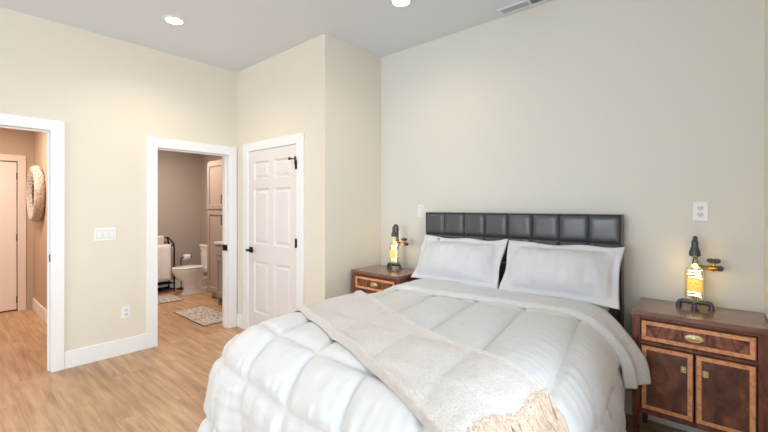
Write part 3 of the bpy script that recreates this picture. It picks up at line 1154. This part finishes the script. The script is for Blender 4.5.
# ------------------------------------------------------------------ bottle lamps
def bottle_lamp(label, loc):
    t = thing('bottle_lamp', label, 'lamp', loc, 0, 'pipe and bottle table lamps')
    c = MB()
    r = 0.0115
    RY = 0.052
    for sx in (-1, 1):
        c.tube(bend([(0, 0.0, 0.036), (sx * 0.075, 0.0, 0.036), (sx * 0.075, 0.0, 0.002)], 0.016), r, seg=14)
        c.lathe([(0.0155, 0.0), (0.0155, 0.012)], (sx * 0.075, 0, 0), 16)
        c.tube([(sx * 0.05, 0, 0.036), (sx * 0.062, 0, 0.036)], 0.0155, seg=16)
        c.tube([(sx * 0.020, 0, 0.036), (sx * 0.030, 0, 0.036)], 0.0150, seg=16)
    c.tube(bend([(0, 0, 0.036), (0, -0.058, 0.036), (0, -0.058, 0.002)], 0.016), r, seg=14)
    c.lathe([(0.0155, 0.0), (0.0155, 0.012)], (0, -0.058, 0), 16)
    c.tube([(0, 0, 0.036), (0, RY, 0.036)], r, seg=14)
    c.lathe([(0.017, 0.012), (0.019, 0.02), (0.019, 0.036), (0.016, 0.048)], (0, RY, 0.006), 18)
    c.build('pipe_base', M['pipe'], t)
    c = MB()
    c.tube(bend([(0, RY, 0.036), (0, RY, 0.412), (0, 0.0, 0.412), (0, 0, 0.37)], 0.026, 7), r, seg=14)
    for z in (0.20, 0.268, 0.372):
        c.tube([(0, RY, z - 0.008), (0, RY, z + 0.008)], 0.0155, seg=16)
    c.tube([(0, RY, 0.212), (0, RY, 0.256)], 0.0148, seg=16)
    c.build('pipe_riser', M['pipe'], t)
    c = MB(); c.lathe([(0.012, 0.398), (0.0165, 0.392), (0.0165, 0.362), (0.020, 0.35), (0.027, 0.332), (0.028, 0.308), (0.022, 0.304)], seg=24)
    c.build('socket_cap', M['pipe'], t)
    # valve
    zv = 0.236
    c = MB()
    c.tube([(0.0, RY, zv), (0.048, RY, zv)], 0.011, seg=14)
    c.tube([(0.018, RY, zv), (0.030, RY, zv)], 0.0155, seg=16)
    c.build('pipe_arm', M['pipe'], t)
    c = MB()
    c.tube([(0.045, RY, zv), (0.060, RY, zv)], 0.0135, seg=6)
    c.tube([(0.060, RY, zv), (0.085, RY, zv), (0.105, RY, zv)], [0.012, 0.0185, 0.013], seg=16)
    c.tube([(0.083, RY, zv + 0.005), (0.083, RY, zv + 0.038)], [0.011, 0.007], seg=12)
    v = c.build('valve', M['brass'], t)
    c = MB(); c.tube([(0.101, RY, zv), (0.116, RY, zv), (0.126, RY, zv - 0.003)], [0.0155, 0.0155, 0.012], seg=8)
    c.build('spout', M['pipe'], v)
    c = MB()
    pts = [(0.083 + 0.019 * math.cos(2 * PI * i / 24), RY + 0.019 * math.sin(2 * PI * i / 24), zv + 0.043) for i in range(25)]
    c.tube(pts, [0.010 + 0.004 * (i % 4 == 0) for i in range(25)], seg=8, cap=False)
    for i in range(4):
        a = PI * i / 2 + 0.4
        c.tube([(0.083, RY, zv + 0.043), (0.083 + 0.022 * math.cos(a), RY + 0.022 * math.sin(a), zv + 0.043)], 0.004, seg=8)
    c.lathe([(0.008, 0.036), (0.008, 0.048), (0.003, 0.050)], (0.083, RY, zv), 12)
    c.build('hand_wheel', M['pipe'], v)
    # flask
    c = MB()
    R = []
    for w_, h_, rr, z in ((0.080, 0.044, 0.018, 0.0485), (0.092, 0.052, 0.022, 0.052), (0.096, 0.054, 0.022, 0.065), (0.096, 0.054, 0.022, 0.205), (0.092, 0.052, 0.024, 0.222), (0.074, 0.046, 0.022, 0.238), (0.046, 0.038, 0.0185, 0.250), (0.031, 0.031, 0.0154, 0.258), (0.027, 0.027, 0.0134, 0.268), (0.027, 0.027, 0.0134, 0.303)):
        R.append(rrect(w_, h_, rr, 6, z))
    c.loft(R)
    bt = c.build('bottle', M['glass'], t, angle=60)
    tag(bt, 'clear amber-lit glass flask')
    c = MB()
    pts = []
    for i in range(150):
        f = i / 149
        a = f * 2 * PI * 9
        pts.append(((0.030 + 0.004 * math.sin(f * 40)) * math.cos(a), 0.013 * math.sin(a), 0.066 + 0.160 * f))
    c.tube(pts, 0.0022, seg=6)
    c.build('light_filament', M['bulb'], bt)
    c = MB()
    for sy in (-1, 1):
        c = MB(); c.box(-0.034, 0.034, sy * 0.0278 - 0.0004, sy * 0.0278 + 0.0004, 0.10, 0.175)
        c.build('label_sheet', M['label'], bt)
    d = bpy.data.lights.new('bottle_glow', 'POINT')
    d.energy, d.color, d.shadow_soft_size = 0.3, (1.0, 0.70, 0.36), 0.02
    o = bpy.data.objects.new('bottle_glow', d)
    COL.objects.link(o)
    o.parent = t
    o.location = (0, -0.0, 0.23)
    return t


bl1 = bottle_lamp('lit bottle lamp of black iron pipe on the right nightstand', (-0.112, 2.92, 0.80))
bl2 = dup(bl1, (-2.375, 2.89, 0.80), 0, 'lit bottle lamp of black iron pipe on the left nightstand')


# ------------------------------------------------------------------ bathroom
def toilet(loc):
    t = thing('toilet', 'white toilet standing beside the tall bathroom cabinet', 'toilet', loc)

    def ring(cy, rx, ryf, ryb, z, n=36):
        o = []
        for i in range(n):
            a = 2 * PI * i / n
            y = math.sin(a)
            o.append((rx * math.cos(a), cy + (ryb if y > 0 else ryf) * y, z))
        return o
    c = MB()
    R = [ring(-0.02, 0.125, 0.20, 0.26, 0.0), ring(-0.02, 0.125, 0.20, 0.26, 0.015), ring(-0.02, 0.108, 0.165, 0.26, 0.05), ring(-0.02, 0.10, 0.15, 0.255, 0.13), ring(-0.05, 0.115, 0.15, 0.26, 0.21),
         ring(-0.08, 0.15, 0.215, 0.25, 0.28), ring(-0.10, 0.178, 0.225, 0.24, 0.34), ring(-0.10, 0.185, 0.238, 0.24, 0.375), ring(-0.10, 0.183, 0.236, 0.24, 0.388)]
    c.loft(R)
    c.box(-0.15, 0.15, 0.10, 0.30, 0.33, 0.395)
    c.build('bowl', M['porcelain'], t, bevel=0.008, angle=50)
    c = MB()
    # curved trapway relief on the side of the pedestal
    for sx in (-1, 1):
        c.tube(bend([(sx * 0.085, 0.22, 0.02), (sx * 0.085, 0.22, 0.26), (sx * 0.085, 0.02, 0.20), (sx * 0.08, 0.06, 0.06), (sx * 0.08, 0.16, 0.06)], 0.07, 8), 0.035, seg=14)
    c.build('trapway', M['porcelain'], t)
    c = MB(); c.loft([ring(-0.10, 0.186, 0.242, 0.235, 0.389), ring(-0.10, 0.19, 0.245, 0.235, 0.398), ring(-0.10, 0.186, 0.242, 0.235, 0.408)])
    c.build('seat', M['porcelain'], t)
    c = MB(); c.loft([ring(-0.10, 0.187, 0.242, 0.235, 0.418), ring(-0.10, 0.19, 0.245, 0.235, 0.427), ring(-0.10, 0.176, 0.23, 0.225, 0.437), ring(-0.10, 0.10, 0.16, 0.13, 0.441)])
    c.build('lid', M['porcelain'], t, angle=50)
    c = MB()
    c.loft([rrect(0.38, 0.16, 0.03, z=0.39), rrect(0.43, 0.19, 0.035, z=0.72)], X=Matrix.Translation((0, 0.255, 0)))
    tk = c.build('tank', M['porcelain'], t, angle=40)
    c = MB(); c.loft([rrect(0.45, 0.205, 0.035, z=0.721), rrect(0.455, 0.21, 0.035, z=0.745), rrect(0.43, 0.19, 0.035, z=0.757)], X=Matrix.Translation((0, 0.255, 0)))
    c.build('tank_lid', M['porcelain'], t, angle=40)
    c = MB(); c.tube([(-0.15, 0.175, 0.66), (-0.15, 0.145, 0.66)], 0.012); c.tube([(-0.15, 0.148, 0.66), (-0.09, 0.143, 0.652)], 0.008)
    c.build('flush_lever', plain('chrome', (210, 210, 212), 0.15, 1.0), t)
    for sx in (-1, 1):
        c = MB(); c.lathe([(0.014, 0), (0.014, 0.012), (0.006, 0.02)], (sx * 0.118, 0.02, 0.012), 14)
        c.build('bolt_cap', M['porcelain'], t)


toilet((-6.42, 2.742, 0))

# tall linen cabinet and vanity, fronts facing -y
t = thing('linen_cabinet', 'tall taupe two-door cabinet between toilet and vanity', 'cabinet', (-5.675, 2.91, 0))
c = MB()
c.box(-0.275, 0.275, -0.17, 0.19, 0.09, 2.08)
c.box(-0.26, 0.26, -0.12, 0.19, 0.0, 0.09)
c.build('body', M['cabinet'], t, bevel=0.002)
for z0, z1 in ((0.11, 1.335), (1.355, 2.06)):
    c = MB()
    xs = [-0.262, -0.202, 0.202, 0.262]
    zs = [z0, z0 + 0.065, z1 - 0.065, z1]
    paneled(c, xs, zs, {(1, 1)}, y=-0.192, depth=0.014, moul=0.008, raised=False)
    c.add([(-0.262, -0.192, z0), (0.262, -0.192, z0), (0.262, -0.192, z1), (-0.262, -0.192, z1), (-0.262, -0.17, z0), (0.262, -0.17, z0), (0.262, -0.17, z1), (-0.262, -0.17, z1)],
          [(0, 1, 5, 4), (1, 2, 6, 5), (2, 3, 7, 6), (3, 0, 4, 7), (4, 5, 6, 7)])
    dd = c.build('door', M['cabinet'], t, angle=20)
    c = MB()
    zc = z0 + 0.14 if z0 > 1 else z1 - 0.14
    c.tube(bend([(0.235, -0.19, zc - 0.06), (0.235, -0.218, zc - 0.06), (0.235, -0.218, zc + 0.06), (0.235, -0.19, zc + 0.06)], 0.01), 0.006, seg=10)
    c.build('handle', M['black'], dd)

t = thing('bathroom_vanity', 'taupe vanity with white stone top beside the bathroom door jamb', 'vanity', (-4.91, 2.84, 0))
c = MB()
c.box(-0.485, 0.485, -0.24, 0.26, 0.11, 0.865)
c.box(-0.485, 0.485, -0.18, 0.26, 0.02, 0.11)
c.build('body', M['cabinet'], t, bevel=0.002)
for x in (-0.455, 0.455):
    c = MB(); c.loft([rrect(0.03, 0.03, 0.003, 2, 0.0), rrect(0.06, 0.06, 0.003, 2, 0.11)], X=Matrix.Translation((x, -0.208, 0)))
    c.build('foot', M['cabinet'], t)
for x0, x1 in ((-0.47, -0.005), (0.005, 0.47)):
    c = MB()
    zs = [0.14, 0.20, 0.64, 0.70]
    paneled(c, [x0, x0 + 0.06, x1 - 0.06, x1], zs, {(1, 1)}, y=-0.26, depth=0.014, moul=0.008, raised=False)
    c.add([(x0, -0.26, 0.14), (x1, -0.26, 0.14), (x1, -0.26, 0.70), (x0, -0.26, 0.70), (x0, -0.24, 0.14), (x1, -0.24, 0.14), (x1, -0.24, 0.70), (x0, -0.24, 0.70)],
          [(0, 1, 5, 4), (1, 2, 6, 5), (2, 3, 7, 6), (3, 0, 4, 7), (4, 5, 6, 7)])
    c.build('door', M['cabinet'], t, angle=20)
    c = MB(); c.box(x0, x1, -0.26, -0.24, 0.71, 0.85)
    c.build('drawer', M['cabinet'], t, bevel=0.002)
c = MB(); c.box(-0.486, 0.50, -0.275, 0.265, 0.868, 0.90)
c.build('countertop', M['counter'], t, bevel=0.004)
c = MB(); c.box(-0.486, 0.50, 0.247, 0.265, 0.90, 1.0)
c.build('backsplash', M['counter'], t, bevel=0.003)

# freestanding towel rack along the far wall
t = thing('towel_rack', 'black freestanding metal rack holding white towels by the toilet', 'towel rack', (-6.86, 2.19, 0))
for x in (-0.11, 0.11):
    c = MB(); c.tube(bend([(x, -0.36, 0.012), (x, -0.36, 0.80), (x * 0.3, -0.36, 0.885)], 0.04), 0.011)
    c.build('post', M['black'], t)
    c = MB(); c.tube(bend([(x, 0.36, 0.0), (x, 0.36, 0.78), (x * 0.2, 0.30, 0.885)], 0.05), 0.012)
    c.build('post', M['black'], t)
for x, z in ((-0.11, 0.80), (0.11, 0.76), (-0.11, 0.05), (0.11, 0.05), (0.0, 0.885)):
    c = MB(); c.tube([(x, -0.36, z), (x, 0.36 if z < 0.85 else 0.30, z)], 0.009)
    c.build('bar', M['black'], t)
for z in (0.05, 0.14):
    c = MB()
    for i in range(5):
        x = -0.1 + 0.05 * i
        c.tube([(x, -0.36, z), (x, 0.36, z)], 0.006, seg=8)
    c.build('shelf', M['black'], t)


def hung(name, label, x0, x1, y0, y1, zt, zf, zb_, m, group):
    P = []
    for i in range(25):
        y = y0 + (y1 - y0) * i / 24
        row = []
        prof = [(x1 + 0.014, zf + (zt - zf) * k / 12) for k in range(12)] + [(x1 + 0.014, zt), ((x0 + x1) / 2, zt + 0.014), (x0 - 0.014, zt)] + [(x0 - 0.014, zt - (zt - zb_) * k / 12) for k in range(1, 13)]
        for j, (x, z) in enumerate(prof):
            k = (zt - z)
            row.append((x + 0.008 * math.sin(y * 28 + z * 3) * min(1, k * 4), y, z))
        P.append(row)
    c = MB(); c.grid(P)
    o = c.build(name, m, angle=180, loc=None)
    s_ = o.modifiers.new('solid', 'SOLIDIFY'); s_.thickness = 0.012; s_.offset = 0
    return tag(o, label, 'towel', group)


hung('bath_towel', 'large white bath towel hanging over the black rack', -6.75 - 0.008, -6.75 + 0.008, 1.90, 2.49, 0.762, 0.20, 0.35, M['towel'], 'towels on the black rack')
hung('hand_towel', 'small beige hand towel draped on top of the black rack', -6.86 - 0.016, -6.86 + 0.02, 2.20, 2.42, 0.90, 0.66, 0.68, M['towel2'], 'towels on the black rack')

# toilet paper stand
t = thing('toilet_paper_stand', 'black toilet paper stand behind the toilet bowl', 'paper holder', (-6.86, 2.70, 0))
c = MB(); c.lathe([(0.07, 0), (0.07, 0.012), (0.012, 0.02)], seg=24); c.tube(bend([(0, 0, 0.01), (0, 0, 0.53), (0.0, 0.17, 0.53)], 0.02), 0.008)
c.tube([(0, 0.165, 0.53), (0, 0.175, 0.53)], 0.016)
c.build('stand', M['black'], t)
c = MB()
X = Matrix.Translation((-6.86, 2.74, 0.53)) @ Matrix.Rotation(-PI / 2, 4, 'X')
c.loft([[(r_ * math.cos(2 * PI * i / 28), r_ * math.sin(2 * PI * i / 28), z) for i in range(28)] for r_, z in ((0.010, 0), (0.05, 0), (0.052, 0.004), (0.052, 0.096), (0.05, 0.10), (0.010, 0.10), (0.010, 0.0))], cap=False, X=X)
o = c.build('toilet_paper_roll', M['paper'])
tag(o, 'white toilet paper roll on the black stand', 'toilet paper')


def mat(label, cx, cy, sx, sy, rz):
    c = MB()
    c.loft([rrect(sx, sy, 0.01, 3, 0.001), rrect(sx, sy, 0.01, 3, 0.010)])
    o = c.build('bath_mat', M['rug'], bevel=0.002)
    o.location, o.rotation_euler = (cx, cy, 0), (0, 0, rz)
    e = MB()
    R = [rrect(sx + 0.012, sy + 0.012, 0.012, 3, 0.0005), rrect(sx + 0.012, sy + 0.012, 0.012, 3, 0.0075), rrect(sx - 0.004, sy - 0.004, 0.01, 3, 0.0078)]
    e.loft(R)
    e.build('binding', M['slot'], o)
    return tag(o, label, 'bath mat', 'distressed grey bath mats')


mat('grey patterned bath mat in front of the vanity', -4.98, 2.24, 0.88, 0.40, 0)
mat('grey patterned bath mat in front of the towel rack', -6.30, 2.06, 0.5, 0.72, 0)

# bathroom + hall lamps
for nm, loc, s, e, colr in (('bath_lamp', (-5.9, 2.0, 2.46), 0.5, 19, (1.0, 0.85, 0.72)), ('hall_lamp', (-5.9, 0.1, 2.5), 0.5, 20, (1.0, 0.90, 0.80))):
    area_light(nm, loc, (0, 0, 0), s, s, e, colr)

# ------------------------------------------------------------------ woven ring on the hall wall
RC, TH, HOLE = 0.358, 0.092, 0.235
Q = Matrix.Rotation(PI / 2, 4, 'X')


def coil(mb, rr, yy, r0, phase, n=128):
    pts = [(rr * math.cos(2 * PI * k / n), yy, rr * math.sin(2 * PI * k / n)) for k in range(n + 1)]
    mb.tube(pts, [r0 * (1.25 if (k // 2 + phase) % 2 else 0.62) for k in range(n + 1)], seg=6, cap=False)


c = MB()
for i in range(7):
    y = -0.010 - (TH - 0.02) * i / 6
    coil(c, RC - 0.010 - 0.018 * (2 * i / 6 - 1) ** 2, y, 0.0095, i)
for i in range(5):
    f = i / 4
    coil(c, RC - 0.040 - (RC - 0.040 - HOLE) * f, -TH + 0.004 + 0.030 * f * f, 0.0115, i)
o = c.build('woven_wall_basket', M['wicker'], angle=80)
o.location = (-6.53, YH - 0.004, 1.555)
tag(o, 'round pale woven basket ring hanging on the hall wall', 'wall basket')
c = MB()
c.loft([[(r * math.cos(2 * PI * k / 64), y, r * math.sin(2 * PI * k / 64)) for k in range(64)] for r, y in ((RC - 0.025, -0.004), (RC - 0.014, -TH * 0.5), (RC - 0.04, -TH + 0.012), (HOLE + 0.01, -TH + 0.04), (HOLE, -0.02), (0.002, -0.014))], cap=False)
c.build('woven_back', plain('wicker_core', (128, 98, 78), 0.85), o)
